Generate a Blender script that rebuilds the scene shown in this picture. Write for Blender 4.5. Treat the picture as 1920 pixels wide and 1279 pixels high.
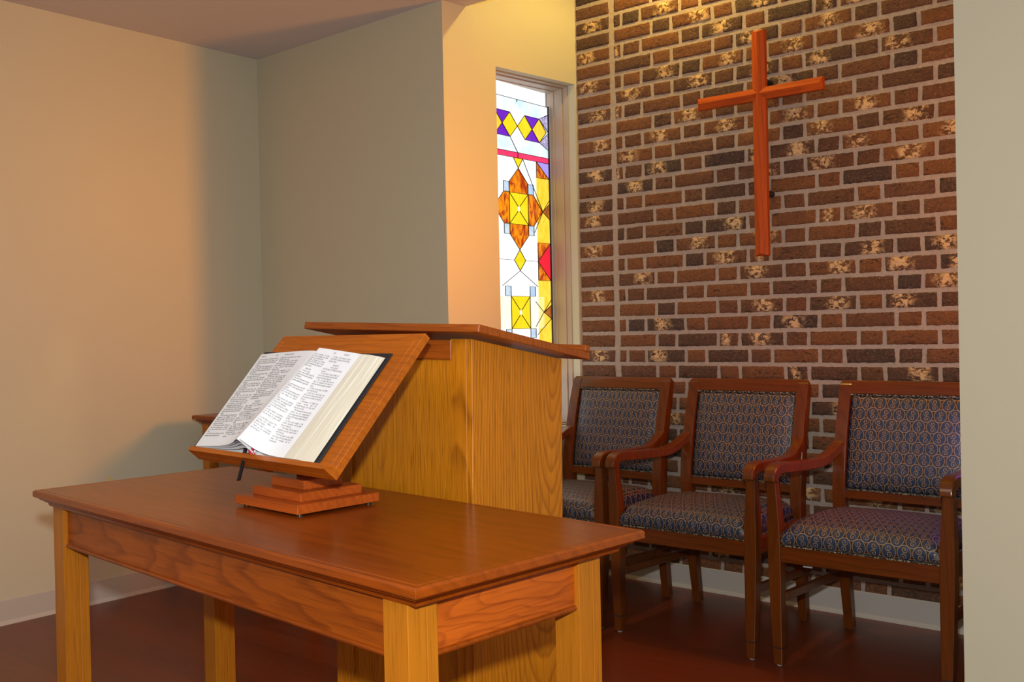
import bpy, bmesh, math, random
from math import sin, cos, pi, radians, sqrt
from mathutils import Vector, Matrix
random.seed(7)
for o in list(bpy.data.objects): bpy.data.objects.remove(o)
S = bpy.context.scene
COL = S.collection
# ------------------------------------------------------------------ camera
CH = 1.147
RR = Vector((0.77150, 0.63589, -0.02074)); UU = Vector((0.01022, 0.02020, 0.99974)); FF = Vector((-0.63616, 0.77151, -0.00908))
def cam_axes():
    pit, rol, yaw = radians(-.5204), radians(-1.1885), radians(39.5)
    f = Vector((0, cos(pit), sin(pit))); u = Vector((0, -sin(pit), cos(pit))); r = Vector((1, 0, 0))
    r2 = r*cos(rol) + u*sin(rol); u2 = -r*sin(rol) + u*cos(rol)
    M = Matrix.Rotation(yaw, 3, 'Z')
    return M @ r2, M @ u2, M @ f
RR, UU, FF = cam_axes()
cd = bpy.data.cameras.new('camera'); cd.sensor_width = 36; cd.sensor_fit = 'HORIZONTAL'
cd.lens = 1865.0/1920*36; cd.clip_start = .02; cd.clip_end = 50
cam = bpy.data.objects.new('camera', cd); COL.objects.link(cam)
Mx = Matrix.Identity(4)
for i in range(3):
    Mx[i][0] = RR[i]; Mx[i][1] = UU[i]; Mx[i][2] = -FF[i]
Mx.translation = Vector((0, 0, CH)); cam.matrix_world = Mx
S.camera = cam
# ------------------------------------------------------------------ view, world, lights
S.view_settings.view_transform = 'Standard'; S.view_settings.look = 'None'
S.view_settings.gamma = 1; S.view_settings.use_curve_mapping = False
S.view_settings.exposure = 0.0
W = bpy.data.worlds.new('world'); S.world = W; W.use_nodes = True
W.node_tree.nodes['Background'].inputs[0].default_value = (.55, .7, 1, 1)
W.node_tree.nodes['Background'].inputs[1].default_value = .6
def light(name, kind, loc, power, color, **k):
    d = bpy.data.lights.new(name, kind); d.energy = power; d.color = color
    for a, b in k.items():
        if a != 'aim': setattr(d, a, b)
    o = bpy.data.objects.new(name, d); COL.objects.link(o); o.location = loc
    if 'aim' in k:
        o.rotation_euler = (Vector(k['aim'])-Vector(loc)).to_track_quat('-Z', 'Y').to_euler()
    return o
# camera flash, slightly above the lens
light('flash', 'POINT', Vector((0, 0, CH)) + UU*.17 - RR*.03, 185, (.96, 1, .97), shadow_soft_size=.03)
# warm downlight in the niche ceiling (recessed, above the frame)
light('niche_downlight', 'SPOT', (-2.14, 3.58, 3.02), 36, (1, .68, .14), shadow_soft_size=.03, spot_size=radians(160), spot_blend=.5, aim=(-2.18, 3.66, 0))
# low warm daylight through the amber glass of the right niche window
light('niche_window_daylight', 'AREA', (-.93, 3.56, 1.55), 6.8, (1, .35, .01), shape='RECTANGLE', size=.2, size_y=.45, aim=(-4.2, 2.2, 1.8), spread=radians(64))
light('niche_window_red_daylight', 'AREA', (-.88, 3.30, 1.25), 2.2, (1, .07, .01), shape='RECTANGLE', size=.15, size_y=.25, aim=(-2.4, 3.15, .62), spread=radians(100))
light('niche_window_violet_daylight', 'AREA', (-.88, 3.62, .78), .45, (.50, .16, 1), shape='RECTANGLE', size=.15, size_y=.25, aim=(-1.3, 3.3, .45), spread=radians(120))
# added fill lamp overhead, out of view, placed to brighten the left page
light('room_fill', 'AREA', (-2.2, -.4, 2.45), 20, (1, .85, .68), shape='RECTANGLE', size=1.2, size_y=.6)
# ------------------------------------------------------------------ node helpers
class NT:
    def __init__(s, name):
        m = bpy.data.materials.new(name); m.use_nodes = True
        s.m = m; s.t = m.node_tree; s.n = s.t.nodes; s.l = s.t.links
        s.b = s.n['Principled BSDF']
    def set(s, **k):
        for a, v in k.items():
            a = a.replace('_', ' ')
            s.put(v, s.b.inputs[a])
    def put(s, v, inp):
        if isinstance(v, bpy.types.NodeSocket): s.l.new(v, inp)
        elif isinstance(v, (tuple, list)):
            inp.default_value = (*v, 1) if len(v) == 3 and inp.type == 'RGBA' else v
        else: inp.default_value = v
    def math(s, op, a, b=None, c=None, clamp=False):
        n = s.n.new('ShaderNodeMath'); n.operation = op; n.use_clamp = clamp
        for i, v in enumerate((a, b, c)):
            if v is not None: s.put(v, n.inputs[i])
        return n.outputs[0]
    def vec(s, op, a, b=None, out=0):
        n = s.n.new('ShaderNodeVectorMath'); n.operation = op
        s.put(a, n.inputs[0])
        if b is not None: s.put(b, n.inputs[1])
        return n.outputs[out]
    def noise(s, v, scale=5, detail=3, rough=.55, out='Fac', dist=0):
        n = s.n.new('ShaderNodeTexNoise'); s.put(v, n.inputs['Vector'])
        n.inputs['Scale'].default_value = scale; n.inputs['Detail'].default_value = detail
        n.inputs['Roughness'].default_value = rough; n.inputs['Distortion'].default_value = dist
        return n.outputs[out]
    def mix(s, f, a, b, mode='MIX'):
        n = s.n.new('ShaderNodeMix'); n.data_type = 'RGBA'; n.blend_type = mode; n.clamp_factor = True
        s.put(f, n.inputs[0]); s.put(a, n.inputs[6]); s.put(b, n.inputs[7]); return n.outputs[2]
    def ramp(s, f, pts):
        n = s.n.new('ShaderNodeValToRGB'); s.put(f, n.inputs[0]); e = n.color_ramp.elements
        while len(e) < len(pts): e.new(.5)
        for q, (p, c) in zip(e, pts): q.position = p; q.color = (*c, 1) if len(c) == 3 else c
        return n.outputs[0]
    def sep(s, v):
        n = s.n.new('ShaderNodeSeparateXYZ'); s.put(v, n.inputs[0]); return n.outputs
    def comb(s, x, y, z):
        n = s.n.new('ShaderNodeCombineXYZ')
        for i, v in enumerate((x, y, z)): s.put(v, n.inputs[i])
        return n.outputs[0]
    def coord(s, kind='Object'): return s.n.new('ShaderNodeTexCoord').outputs[kind]
    def bump(s, h, strength=.2, dist=.002):
        n = s.n.new('ShaderNodeBump'); s.put(h, n.inputs['Height'])
        n.inputs['Strength'].default_value = strength; n.inputs['Distance'].default_value = dist
        s.l.new(n.outputs[0], s.b.inputs['Normal'])
def lin(r, g, b):
    f = lambda c: (c/255/12.92) if c/255 <= .04045 else ((c/255+.055)/1.055)**2.4
    return (f(r), f(g), f(b))
def wood(name, light_c, dark_c, axis='X', freq=55, off=(.25, .12), tilt=.05, warp=.012, rough=.32, coat=.35, pores=.5, contrast=1.0, var=.35):
    t = NT(name); x, y, z = t.sep(t.coord())
    if axis == 'X': g, a, b = x, y, z
    elif axis == 'Y': g, a, b = y, x, z
    else: g, a, b = z, x, y
    v = t.comb(a, b, g)
    lowv = t.vec('MULTIPLY', v, (4, 4, 1.3))
    wv = t.vec('MULTIPLY', t.vec('SUBTRACT', t.noise(lowv, 1.6, 3, out='Color'), (.5, .5, .5)), (warp*4, warp*4, 0))
    sh = t.comb(t.math('MULTIPLY_ADD', g, tilt, off[0]), t.math('MULTIPLY_ADD', g, tilt*.4, off[1]), 0)
    p = t.vec('ADD', t.vec('ADD', t.vec('MULTIPLY', v, (1, 1, 0)), wv), sh)
    r = t.vec('LENGTH', p, out='Value')
    w = t.math('FRACT', t.math('MULTIPLY', r, freq))
    ring = t.ramp(w, [(0, (0, 0, 0)), (.55, (.25, .25, .25)), (.85, (1, 1, 1)), (1, (0, 0, 0))])
    fine = t.noise(t.vec('MULTIPLY', v, (420, 420, 9)), 1, 2, .6)
    med = t.noise(t.vec('MULTIPLY', v, (60, 60, 3)), 1, 3, .6)
    big = t.noise(t.vec('MULTIPLY', v, (5, 5, 1.2)), 1, 2, .5)
    f = t.math('ADD', t.math('MULTIPLY', ring, .55*contrast), t.math('MULTIPLY', t.math('SUBTRACT', med, .35), .9), clamp=True)
    c = t.mix(f, light_c, dark_c)
    pr = t.ramp(fine, [(.30, (1, 1, 1)), (.47, (0, 0, 0))])
    dk = tuple(q*.38 for q in dark_c)
    c = t.mix(t.math('MULTIPLY', pr, pores), c, dk)
    c = t.mix(t.math('MULTIPLY', t.math('SUBTRACT', big, .4), var*2, clamp=True), c, tuple(q*.6 for q in dark_c))
    t.set(Base_Color=c, Roughness=rough+.1, Coat_Weight=coat*.45, Coat_Roughness=.16, Specular_IOR_Level=.28)
    t.bump(fine, .10, .0008)
    return t.m
def plain(name, c, rough=.6, **k):
    t = NT(name); t.set(Base_Color=c, Roughness=rough, **k); return t.m
def emit(name, c, s, c2=None, sc=30, amt=.5):
    t = NT(name)
    col = c
    if c2:
        n = t.noise(t.vec('MULTIPLY', t.coord(), (1, 1, .45)), sc, 3, .6, dist=1.5)
        col = t.mix(t.ramp(n, [(.5-amt*.35, (0, 0, 0)), (.5+amt*.35, (1, 1, 1))]), c, c2)
    t.set(Base_Color=(.02, .02, .02), Roughness=.15, Emission_Color=col, Emission_Strength=s)
    return t.m
def paint(name, c, c2, bump=.08):
    t = NT(name); v = t.coord()
    n = t.noise(v, 260, 2, .6); big = t.noise(v, 1.7, 2)
    t.set(Base_Color=t.mix(t.math('MULTIPLY', big, .5), c, c2), Roughness=.72)
    t.bump(n, bump, .0012); return t.m
# ------------------------------------------------------------------ materials
M = {}
M['wall'] = paint('wall paint', (.54, .50, .375), (.51, .47, .35))
M['ceil'] = paint('ceiling paint', (.62, .57, .60), (.60, .55, .57), .15)
M['base'] = plain('baseboard vinyl', (.47, .43, .39), .5)
M['frame'] = plain('window frame paint', (.42, .32, .24), .45)
M['table'] = wood('table top wood', lin(146, 66, 6), lin(96, 37, 2), 'X', 34, (.5, .12), .02, .03, .22, .6, .35, .5)
M['apron'] = wood('apron wood', lin(160, 78, 10), lin(108, 44, 4), 'X', 46, (.02, -.70), .10, .028, .32, .25, .5, 1.0)
M['oakZ'] = wood('oak upright', lin(178, 108, 20), lin(148, 84, 14), 'Z', 120, (.08, .15), .03, .01, .34, .3, .42, .3, .12)
M['oakX'] = wood('oak rail', lin(168, 84, 18), lin(118, 50, 8), 'X', 60, (.2, .1), .03, .02, .3, .35, .5, .7)
M['oakface'] = wood('oak panel', lin(208, 130, 18), lin(158, 90, 8), 'Z', 130, (.30, -.165), .05, .014, .36, .25, .8, .7, .15)
M['oakside'] = wood('oak side panel', lin(208, 128, 18), lin(154, 86, 8), 'Z', 105, (.185, -.235), -.15, .006, .36, .25, .7, 1.2, .12)
M['stand'] = wood('book stand wood', lin(184, 98, 14), lin(136, 62, 5), 'X', 50, (.3, .1), .05, .03, .25, .5, .35, .7)
M['stand2'] = wood('book stand edge wood', lin(212, 118, 34), lin(160, 76, 14), 'Y', 60, (.3, .1), .05, .02, .28, .4, .35, .6)
M['tier'] = wood('stand base wood', lin(178, 82, 22), lin(130, 50, 10), 'X', 60, (.3, .1), .1, .03, .28, .4, .3, .6)
M['chair'] = wood('chair wood', lin(104, 50, 8), lin(62, 26, 3), 'Z', 40, (.3, .1), .03, .02, .22, .7, .3, .6)
M['chairX'] = wood('chair rail wood', lin(104, 48, 8), lin(62, 25, 3), 'X', 40, (.3, .1), .03, .02, .22, .7, .3, .6)
M['cross'] = wood('cross wood', lin(192, 82, 10), lin(140, 48, 4), 'Z', 48, (.06, .03), .03, .012, .62, .03, .4, .8)
M['crossX'] = wood('crossbar wood', lin(192, 82, 10), lin(140, 48, 4), 'X', 48, (.06, .03), .03, .012, .62, .03, .4, .8)
M['black'] = plain('black metal', (.012, .014, .016), .4)
M['glide'] = plain('clear glide', (.35, .36, .38), .3)
M['leather'] = plain('black leather cover', (.012, .014, .02), .45)
M['ribbonK'] = plain('black ribbon', (.008, .008, .01), .5)
M['ribbonR'] = plain('red ribbon', (.55, .02, .05), .5)
M['gold'] = plain('yellow headband', (.6, .45, .08), .6)
M['ink'] = plain('ink', (.06, .06, .065), .8)
M['plate'] = plain('outlet plate', (.62, .50, .26), .4)
M['slot'] = plain('outlet slot', (.05, .04, .03), .5)
M['lead'] = plain('lead came', (.02, .02, .022), .45)
M['tag'] = plain('white tag', (.42, .42, .45), .5)
def mk_paper():
    t = NT('page paper'); n = t.noise(t.coord(), 40, 2)
    t.set(Base_Color=t.mix(n, (.80, .82, .88), (.75, .77, .83)), Roughness=.8); return t.m
M['paper'] = mk_paper()
def mk_edges():
    t = NT('page edges'); x, y, z = t.sep(t.coord('UV'))
    n = t.noise(t.comb(t.math('MULTIPLY', x, 900), t.math('MULTIPLY', y, 6), 0), 1, 3, .7)
    n2 = t.noise(t.comb(t.math('MULTIPLY', x, 160), t.math('MULTIPLY', y, 3), 3.3), 1, 2, .5)
    c = t.mix(t.ramp(n, [(.35, (0, 0, 0)), (.62, (1, 1, 1))]), lin(196, 188, 168), lin(228, 224, 210))
    c = t.mix(t.ramp(n2, [(.60, (0, 0, 0)), (.68, (1, 1, 1))]), c, lin(240, 238, 230))
    t.set(Base_Color=c, Roughness=.75); t.bump(n, .3, .001); return t.m
M['edges'] = mk_edges()
def mk_floor():
    t = NT('floor boards'); v = t.coord(); x, y, z = t.sep(v)
    row = t.math('FLOOR', t.math('MULTIPLY', y, 1/.125))
    w = t.n.new('ShaderNodeTexWhiteNoise'); w.noise_dimensions = '1D'; t.put(row, w.inputs['W'])
    g = t.noise(t.comb(t.math('MULTIPLY_ADD', w.outputs[0], 9, t.math('MULTIPLY', x, 2.2)), t.math('MULTIPLY', y, 45), 0), 1, 4, .6)
    big = t.noise(v, 2.3, 2)
    c = t.mix(g, lin(128, 52, 14), lin(84, 28, 8))
    c = t.mix(t.math('MULTIPLY', w.outputs[0], .35), c, lin(70, 24, 8))
    seam = t.math('LESS_THAN', t.math('FRACT', t.math('MULTIPLY', y, 1/.125)), .012)
    c = t.mix(t.math('MULTIPLY', seam, .5), c, (.01, .004, .002))
    t.set(Base_Color=c, Roughness=.38, Coat_Weight=.2, Coat_Roughness=.3); t.bump(g, .05, .001); return t.m
M['floor'] = mk_floor()
def mk_mortar():
    t = NT('mortar'); v = t.coord(); n = t.noise(v, 90, 4, .7); b = t.noise(v, 9, 3)
    c = t.mix(n, lin(196, 178, 164), lin(148, 132, 122)); c = t.mix(t.math('MULTIPLY', b, .3), c, lin(120, 104, 90))
    t.set(Base_Color=c, Roughness=.95); t.bump(t.noise(v, 45, 5, .75), .9, .006); return t.m
M['mortar'] = mk_mortar()
def mk_brick():
    t = NT('tumbled brick'); v = t.coord()
    at = t.n.new('ShaderNodeAttribute'); at.attribute_name = 'tone'; tone = t.sep(at.outputs['Vector'])
    n = t.noise(v, 120, 5, .75); m = t.noise(v, 34, 4, .7)
    c = t.ramp(tone[0], [(0, lin(66, 54, 52)), (.2, lin(92, 62, 46)), (.5, lin(128, 76, 42)), (.78, lin(142, 86, 42)), (1, lin(108, 70, 54))])
    c = t.mix(t.math('MULTIPLY', m, .75), c, lin(66, 44, 34))
    c = t.mix(t.ramp(n, [(.52, (0, 0, 0)), (.72, (.5, .5, .5))]), c, lin(150, 104, 70))
    # pale lime patches on some bricks only, each in a blotch near the middle of its brick
    pn = t.noise(t.vec('MULTIPLY', v, (1, 1, 1.25)), 48, 7, .72, dist=.5)
    ax = t.math('ABSOLUTE', t.math('SUBTRACT', tone[2], .5))
    blot = t.math('MULTIPLY', tone[1], t.ramp(t.math('ADD', ax, t.math('MULTIPLY', m, .55)), [(.36, (1, 1, 1)), (.56, (0, 0, 0))]))
    patch = t.math('MULTIPLY', blot, t.ramp(pn, [(.455, (0, 0, 0)), (.50, (1, 1, 1))]))
    mot = t.noise(t.vec('MULTIPLY', v, (1, 1, 1.6)), 75, 5, .75, dist=.4)
    c = t.mix(t.ramp(mot, [(.30, (.85, .85, .85)), (.46, (0, 0, 0))]), c, lin(52, 38, 34))
    c = t.mix(t.ramp(mot, [(.55, (0, 0, 0)), (.74, (.7, .7, .7))]), c, lin(168, 112, 70))
    c = t.mix(patch, c, t.mix(n, lin(240, 206, 160), lin(190, 144, 96)))
    sp = t.noise(v, 210, 2, .5)
    c = t.mix(t.ramp(sp, [(.70, (0, 0, 0)), (.76, (.8, .8, .8))]), c, lin(206, 176, 140))
    dk = t.noise(t.vec('MULTIPLY', v, (1, 1, 2.4)), 26, 4, .7, dist=1.4)
    c = t.mix(t.ramp(dk, [(.58, (0, 0, 0)), (.64, (.8, .8, .8))]), c, lin(38, 26, 22))
    t.set(Base_Color=c, Roughness=.85)
    t.bump(t.math('ADD', t.math('ADD', n, t.math('MULTIPLY', m, 1.4)), t.math('MULTIPLY', patch, .6)), .8, .006); return t.m
M['brick'] = mk_brick()
def mk_fabric():
    t = NT('scroll fabric'); u, v, _ = t.sep(t.coord('UV'))
    a, b = .0485, .0405
    m = t.math
    U = m('DIVIDE', u, a); V = m('DIVIDE', v, b)
    def cell(R):
        par = m('MULTIPLY', m('FLOORED_MODULO', R, 2), .5)
        cu = m('ADD', m('ROUND', m('SUBTRACT', U, par)), par)
        du = m('MULTIPLY', m('SUBTRACT', U, cu), a); dv = m('MULTIPLY', m('SUBTRACT', V, R), b)
        ell = m('SQRT', m('ADD', m('POWER', m('DIVIDE', m('ABSOLUTE', du), .0217), 2), m('POWER', m('DIVIDE', m('ABSOLUTE', dv), .0238), 2)))
        return du, dv, ell, cu
    f0 = m('FLOOR', V)
    A, Bc = cell(f0), cell(m('ADD', f0, 1))
    pick = m('LESS_THAN', Bc[2], A[2])
    sel = lambda i: m('ADD', m('MULTIPLY', A[i], m('SUBTRACT', 1, pick)), m('MULTIPLY', Bc[i], pick))
    du, dv, ell, cu = sel(0), sel(1), sel(2), sel(3)
    line = m('LESS_THAN', m('ABSOLUTE', m('SUBTRACT', ell, 1.0)), .052)
    mir = m('SUBTRACT', 1, m('MULTIPLY', m('FLOORED_MODULO', m('FLOOR', cu), 2), 2))
    du = m('MULTIPLY', du, mir)
    s2 = m('SIGN', dv); du = m('MULTIPLY', du, s2); dv = m('ABSOLUTE', dv)
    dx = m('SUBTRACT', du, -.0015); dy = m('SUBTRACT', dv, .0108)
    r = m('SQRT', m('ADD', m('MULTIPLY', dx, dx), m('MULTIPLY', dy, dy)))
    th = m('DIVIDE', m('ARCTAN2', dy, dx), 2*pi)
    k = m('FRACT', m('ADD', m('DIVIDE', r, .0072), m('ADD', th, .55)))
    sp = m('MULTIPLY', m('LESS_THAN', m('ABSOLUTE', m('SUBTRACT', k, .5)), .17), m('LESS_THAN', r, .0102))
    mask = m('MAXIMUM', line, m('MULTIPLY', sp, m('LESS_THAN', ell, 1.0)))
    weave = t.noise(t.vec('MULTIPLY', t.coord('UV'), (900, 900, 0)), 1, 2)
    inside = m('LESS_THAN', ell, .97)
    bg = t.mix(inside, lin(22, 18, 20), lin(24, 47, 76))
    bg = t.mix(m('MULTIPLY', weave, .4), bg, (.006, .008, .012))
    c = t.mix(mask, bg, t.mix(weave, lin(160, 124, 84), lin(112, 86, 58)))
    t.set(Base_Color=c, Roughness=t.math('MULTIPLY_ADD', mask, -.12, .55))
    t.bump(m('ADD', m('MULTIPLY', mask, .6), m('MULTIPLY', weave, .3)), .35, .001); return t.m
M['fabric'] = mk_fabric()
def mk_trim():
    t = NT('braid trim'); n = t.noise(t.coord(), 210, 1, .5)
    t.set(Base_Color=t.ramp(n, [(.5, lin(14, 16, 18)), (.62, lin(150, 140, 118))]), Roughness=.5); return t.m
M['trim'] = mk_trim()
# glass colours
G = {}   # stained-glass colours, lit by the daylight outside
G['white'] = emit('white glass', (1, 1, 1), 1.35, (.93, .97, 1), 12)
G['milk'] = emit('opal glass', (1, .97, .86), 1.25, (1, .86, .55), 22, .8)
G['sky'] = emit('pale blue glass', (.62, .84, 1), 1.15, (.92, .97, 1), 9)
G['blue'] = emit('light blue glass', (.42, .66, .95), .95, (.85, .93, 1), 30)
G['yellow'] = emit('yellow glass', (1, .66, .003), 1.1, (1, .80, .02), 26)
G['gold'] = emit('gold streaked glass', (1, .50, .004), 1.15, (1, .78, .08), 24, .7)
G['amber'] = emit('amber mottled glass', (.34, .014, .001), 1.2, (1, .30, .004), 26, .35)
G['brown'] = emit('brown glass', (.25, .05, .01), 1.0, (.6, .18, .02), 40)
G['purple'] = emit('purple glass', (.13, .005, .50), 1.25)
G['violet'] = emit('violet glass', (.36, .28, .80), 1.25)
G['speckle'] = emit('speckled violet glass', (.10, .03, .34), 1.0, (.85, .8, 1), 190, .4)
G['red'] = emit('red glass', (.75, .005, .03), 1.25)
G['pink'] = emit('rose red glass', (.86, .03, .13), 1.25)
G['amber2'] = emit('sunlit amber glass', (1, .34, .03), 2.2)
G['purple2'] = emit('sunlit violet glass', (.42, .12, .95), 2.2)
# ------------------------------------------------------------------ mesh helpers
def obj(name, bm, mats, parent=None, smooth=False, bevel=0, uv=None, seg=1, label=None):
    me = bpy.data.meshes.new(name)
    bmesh.ops.recalc_face_normals(bm, faces=bm.faces)
    bm.to_mesh(me); bm.free()
    for m in (mats if isinstance(mats, (list, tuple)) else [mats]): me.materials.append(m)
    if smooth:
        for p in me.polygons: p.use_smooth = True
    o = bpy.data.objects.new(name, me); COL.objects.link(o)
    if bevel:
        b = o.modifiers.new('bevel', 'BEVEL'); b.width = bevel; b.segments = seg; b.limit_method = 'ANGLE'; b.angle_limit = radians(40)
    if parent: o.parent = parent
    if label: o['label'] = label
    return o
def thing(name, label, cat, loc=(0, 0, 0), rotz=0, group=None, rot=None):
    o = bpy.data.objects.new(name, None); COL.objects.link(o); o.empty_display_size = .1
    o.location = loc; o.rotation_euler = rot if rot else (0, 0, rotz)
    o['label'] = label; o['category'] = cat
    if group: o['group'] = group
    return o
def tag(o, label, cat, group=None):
    o['label'] = label; o['category'] = cat
    if group: o['group'] = group
    return o
def box(bm, x0, x1, y0, y1, z0, z1, mi=0):
    v = [bm.verts.new((x, y, z)) for x in (x0, x1) for y in (y0, y1) for z in (z0, z1)]
    for q in ((0, 1, 3, 2), (4, 6, 7, 5), (0, 4, 5, 1), (2, 3, 7, 6), (0, 2, 6, 4), (1, 5, 7, 3)):
        f = bm.faces.new([v[i] for i in q]); f.material_index = mi
    return v
def prism(bm, pts, axis, a0, a1, mi=0):
    """extrude polygon pts (2D) along axis"""
    def P(p, a):
        if axis == 'x': return (a, p[0], p[1])
        if axis == 'y': return (p[0], a, p[1])
        return (p[0], p[1], a)
    A = [bm.verts.new(P(p, a0)) for p in pts]; B = [bm.verts.new(P(p, a1)) for p in pts]
    n = len(pts)
    bm.faces.new(A).material_index = mi; bm.faces.new(B[::-1]).material_index = mi
    for i in range(n):
        bm.faces.new((A[i], A[(i+1) % n], B[(i+1) % n], B[i])).material_index = mi
def loft(bm, rects, cap0=True, cap1=True):
    """rects: list of (x0,x1,y0,y1,z)"""
    rings = []
    for x0, x1, y0, y1, z in rects:
        rings.append([bm.verts.new(p) for p in ((x0, y0, z), (x1, y0, z), (x1, y1, z), (x0, y1, z))])
    for a, b in zip(rings, rings[1:]):
        for i in range(4): bm.faces.new((a[i], a[(i+1) % 4], b[(i+1) % 4], b[i]))
    if cap0: bm.faces.new(rings[0][::-1])
    if cap1: bm.faces.new(rings[-1])
def cyl(bm, c, r, h, axis='z', n=16, r2=None):
    r2 = r if r2 is None else r2
    def P(a, t):
        q = r if t == 0 else r2
        x, y = q*cos(a), q*sin(a); hh = t*h
        return {'z': (c[0]+x, c[1]+y, c[2]+hh), 'y': (c[0]+x, c[1]+hh, c[2]+y), 'x': (c[0]+hh, c[1]+x, c[2]+y)}[axis]
    A = [bm.verts.new(P(2*pi*i/n, 0)) for i in range(n)]; B = [bm.verts.new(P(2*pi*i/n, 1)) for i in range(n)]
    bm.faces.new(A); bm.faces.new(B[::-1])
    for i in range(n): bm.faces.new((A[i], A[(i+1) % n], B[(i+1) % n], B[i]))
def cat(pts, n):
    """Catmull-Rom resample of a list of tuples, n segments per span"""
    P = [Vector(p) for p in pts]; P = [P[0]*2-P[1]] + P + [P[-1]*2-P[-2]]
    out = []
    for i in range(1, len(P)-2):
        for k in range(n):
            t = k/n; a, b, c, d = P[i-1:i+3]
            out.append(.5*((2*b)+(c-a)*t+(2*a-5*b+4*c-d)*t*t+(3*b-a-3*c+d)*t**3))
    out.append(P[-2]); return out
def sweep_yz(bm, path, hw, th, x):
    """bar in the YZ plane: path points (y,z), half width hw(i) in x around x, thickness th(i)"""
    n = len(path); rings = []
    for i, p in enumerate(path):
        d = (path[min(i+1, n-1)]-path[max(i-1, 0)]).normalized(); nn = Vector((-d.y, d.x))
        h = hw(i/(n-1)); t = th(i/(n-1))/2; xx = x(i/(n-1)) if callable(x) else x
        rings.append([bm.verts.new((xx+sx*h, p.x+nn.x*sn*t, p.y+nn.y*sn*t)) for sx, sn in ((-1, -1), (1, -1), (1, 1), (-1, 1))])
    for a, b in zip(rings, rings[1:]):
        for i in range(4): bm.faces.new((a[i], a[(i+1) % 4], b[(i+1) % 4], b[i]))
    bm.faces.new(rings[0][::-1]); bm.faces.new(rings[-1])
def struct(name, bm, m, **k):
    o = obj(name, bm, m, **k)
    if not o.parent: o['kind'] = 'structure'
    return o
B = bmesh.new
# ------------------------------------------------------------------ room shell
ZC = 2.545
bm = B(); box(bm, -4.4, 2.6, -3.2, 4.1, -.1, 0); struct('floor', bm, M['floor'])
bm = B(); box(bm, -4.4, 2.6, -3.2, 3.19, ZC, ZC+.75); struct('ceiling', bm, M['ceil'])
bm = B(); box(bm, -3.2, -.4, 3.19, 4.1, 3.06, 3.16); struct('ceiling_niche', bm, M['ceil'])
def quadwall(name, pts, z0, z1, m):
    bm = B(); prism(bm, pts, 'z', z0, z1); return struct(name, bm, m)
quadwall('wall_left', [(-4.2225, -3.2), (-4.1645, 3.2), (-4.35, 3.2), (-4.35, -3.2)], 0, ZC, M['wall'])
quadwall('wall_rear', [(-4.4, -3.2), (2.6, -3.2), (2.6, -3.1), (-4.4, -3.1)], 0, ZC, M['wall'])
quadwall('wall_far_right', [(2.5, -3.2), (2.6, -3.2), (2.6, 3.2), (2.5, 3.2)], 0, ZC, M['wall'])
# grey wall, its outside corner carries on into the niche's left wall
quadwall('wall_end', [(-4.35, 3.081), (-2.866, 3.060), (-2.862, 3.09), (-2.98, 3.2), (-4.35, 3.2)], 0, ZC, M['wall'])
# right wall end (jamb) facing the room
quadwall('wall_right', [(-.832, 3.040), (2.6, 2.99), (2.6, 3.15), (-.832, 3.17)], 0, ZC, M['wall'])
# brick wall
YB = 3.868
def brickwall():
    bm = B(); tone = bm.loops.layers.float_color.new('tone')
    def solid(x0, x1, z0, z1):
        vs = box(bm, x0, x1, YB+.006, YB+.2, z0, z1, 1)
    solid(-2.95, -.6, 0, 3.10)
    cp = .0703; z0 = 1.4118-.0703*20
    rnd = random.Random(3)
    def brick(x0, x1, za, zb):
        t = rnd.random(); p = 1.0 if rnd.random() < (.46 if x1-x0 > .12 else .10) else 0.0
        pc = rnd.uniform(.3, .7)
        nx = max(7, int((x1-x0)/.009)); dep = rnd.uniform(-.0012, .0018)
        def lv(n, L):
            c_ = .0022/L; q = [0, c_, c_*2.6]; k_ = n-5
            return q+[q[-1]+(1-2*q[-1])*i/(k_+1) for i in range(1, k_+1)]+[1-c_*2.6, 1-c_, 1]
        LX = lv(nx, x1-x0); LZ = lv(8, zb-za)
        sk = [rnd.uniform(-.0018, .0018) for _ in range(4)]
        g = []
        for i, fx in enumerate(LX):
            row = []
            for k, fz in enumerate(LZ):
                x = x0+(x1-x0)*fx+sk[0]*(fz-.5)*2; z = za+(zb-za)*fz+sk[1]*(fx-.5)*1.2
                ei = min(i, len(LX)-1-i); ek = min(k, len(LZ)-1-k); e = min(ei, ek)
                if e < 2:
                    x += rnd.uniform(-.0013, .0013); z += rnd.uniform(-.0015, .0015)
                y = YB+(.0075, .0030, .0006)[e]+dep*(e > 0) if e < 3 else YB+dep
                y += rnd.uniform(-.0010, .0012) if e > 0 else 0
                row.append(bm.verts.new((x, y, z)))
            g.append(row)
        for i in range(len(LX)-1):
            for k in range(len(LZ)-1):
                f = bm.faces.new((g[i][k], g[i+1][k], g[i+1][k+1], g[i][k+1])); f.smooth = True
                for l, fx in zip(f.loops, (LX[i], LX[i+1], LX[i+1], LX[i])): l[tone] = (t, p, fx-pc+.5, 1)
    n = 0; z = z0; j = .0077
    while z < 3.02:
        za, zb = z+j, z+cp-j
        rowA = (round((1.305-z)/cp-.5) % 2 == 0)
        if za > .02:
            brick(-2.758, -2.572, za, zb)
            c = -2.4536 if rowA else -2.2956-.3048
            x = c-.3048
            # headers centred at c + k*.3048, stretchers between
            k = -1; segs = []
            while True:
                hc = c+k*.3048
                segs.append((hc-.0505, hc+.0505)); segs.append((hc+.0505, hc+.3048-.0505)); k += 1
                if hc > -.75: break
            for a, b in segs:
                a2, b2 = max(a+j, -2.545), min(b-j*.9, -.78)
                if b2-a2 > .02: brick(a2, b2, za, zb)
        z += cp
    return struct('wall_back', bm, [M['brick'], M['mortar']])
brickwall()
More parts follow.
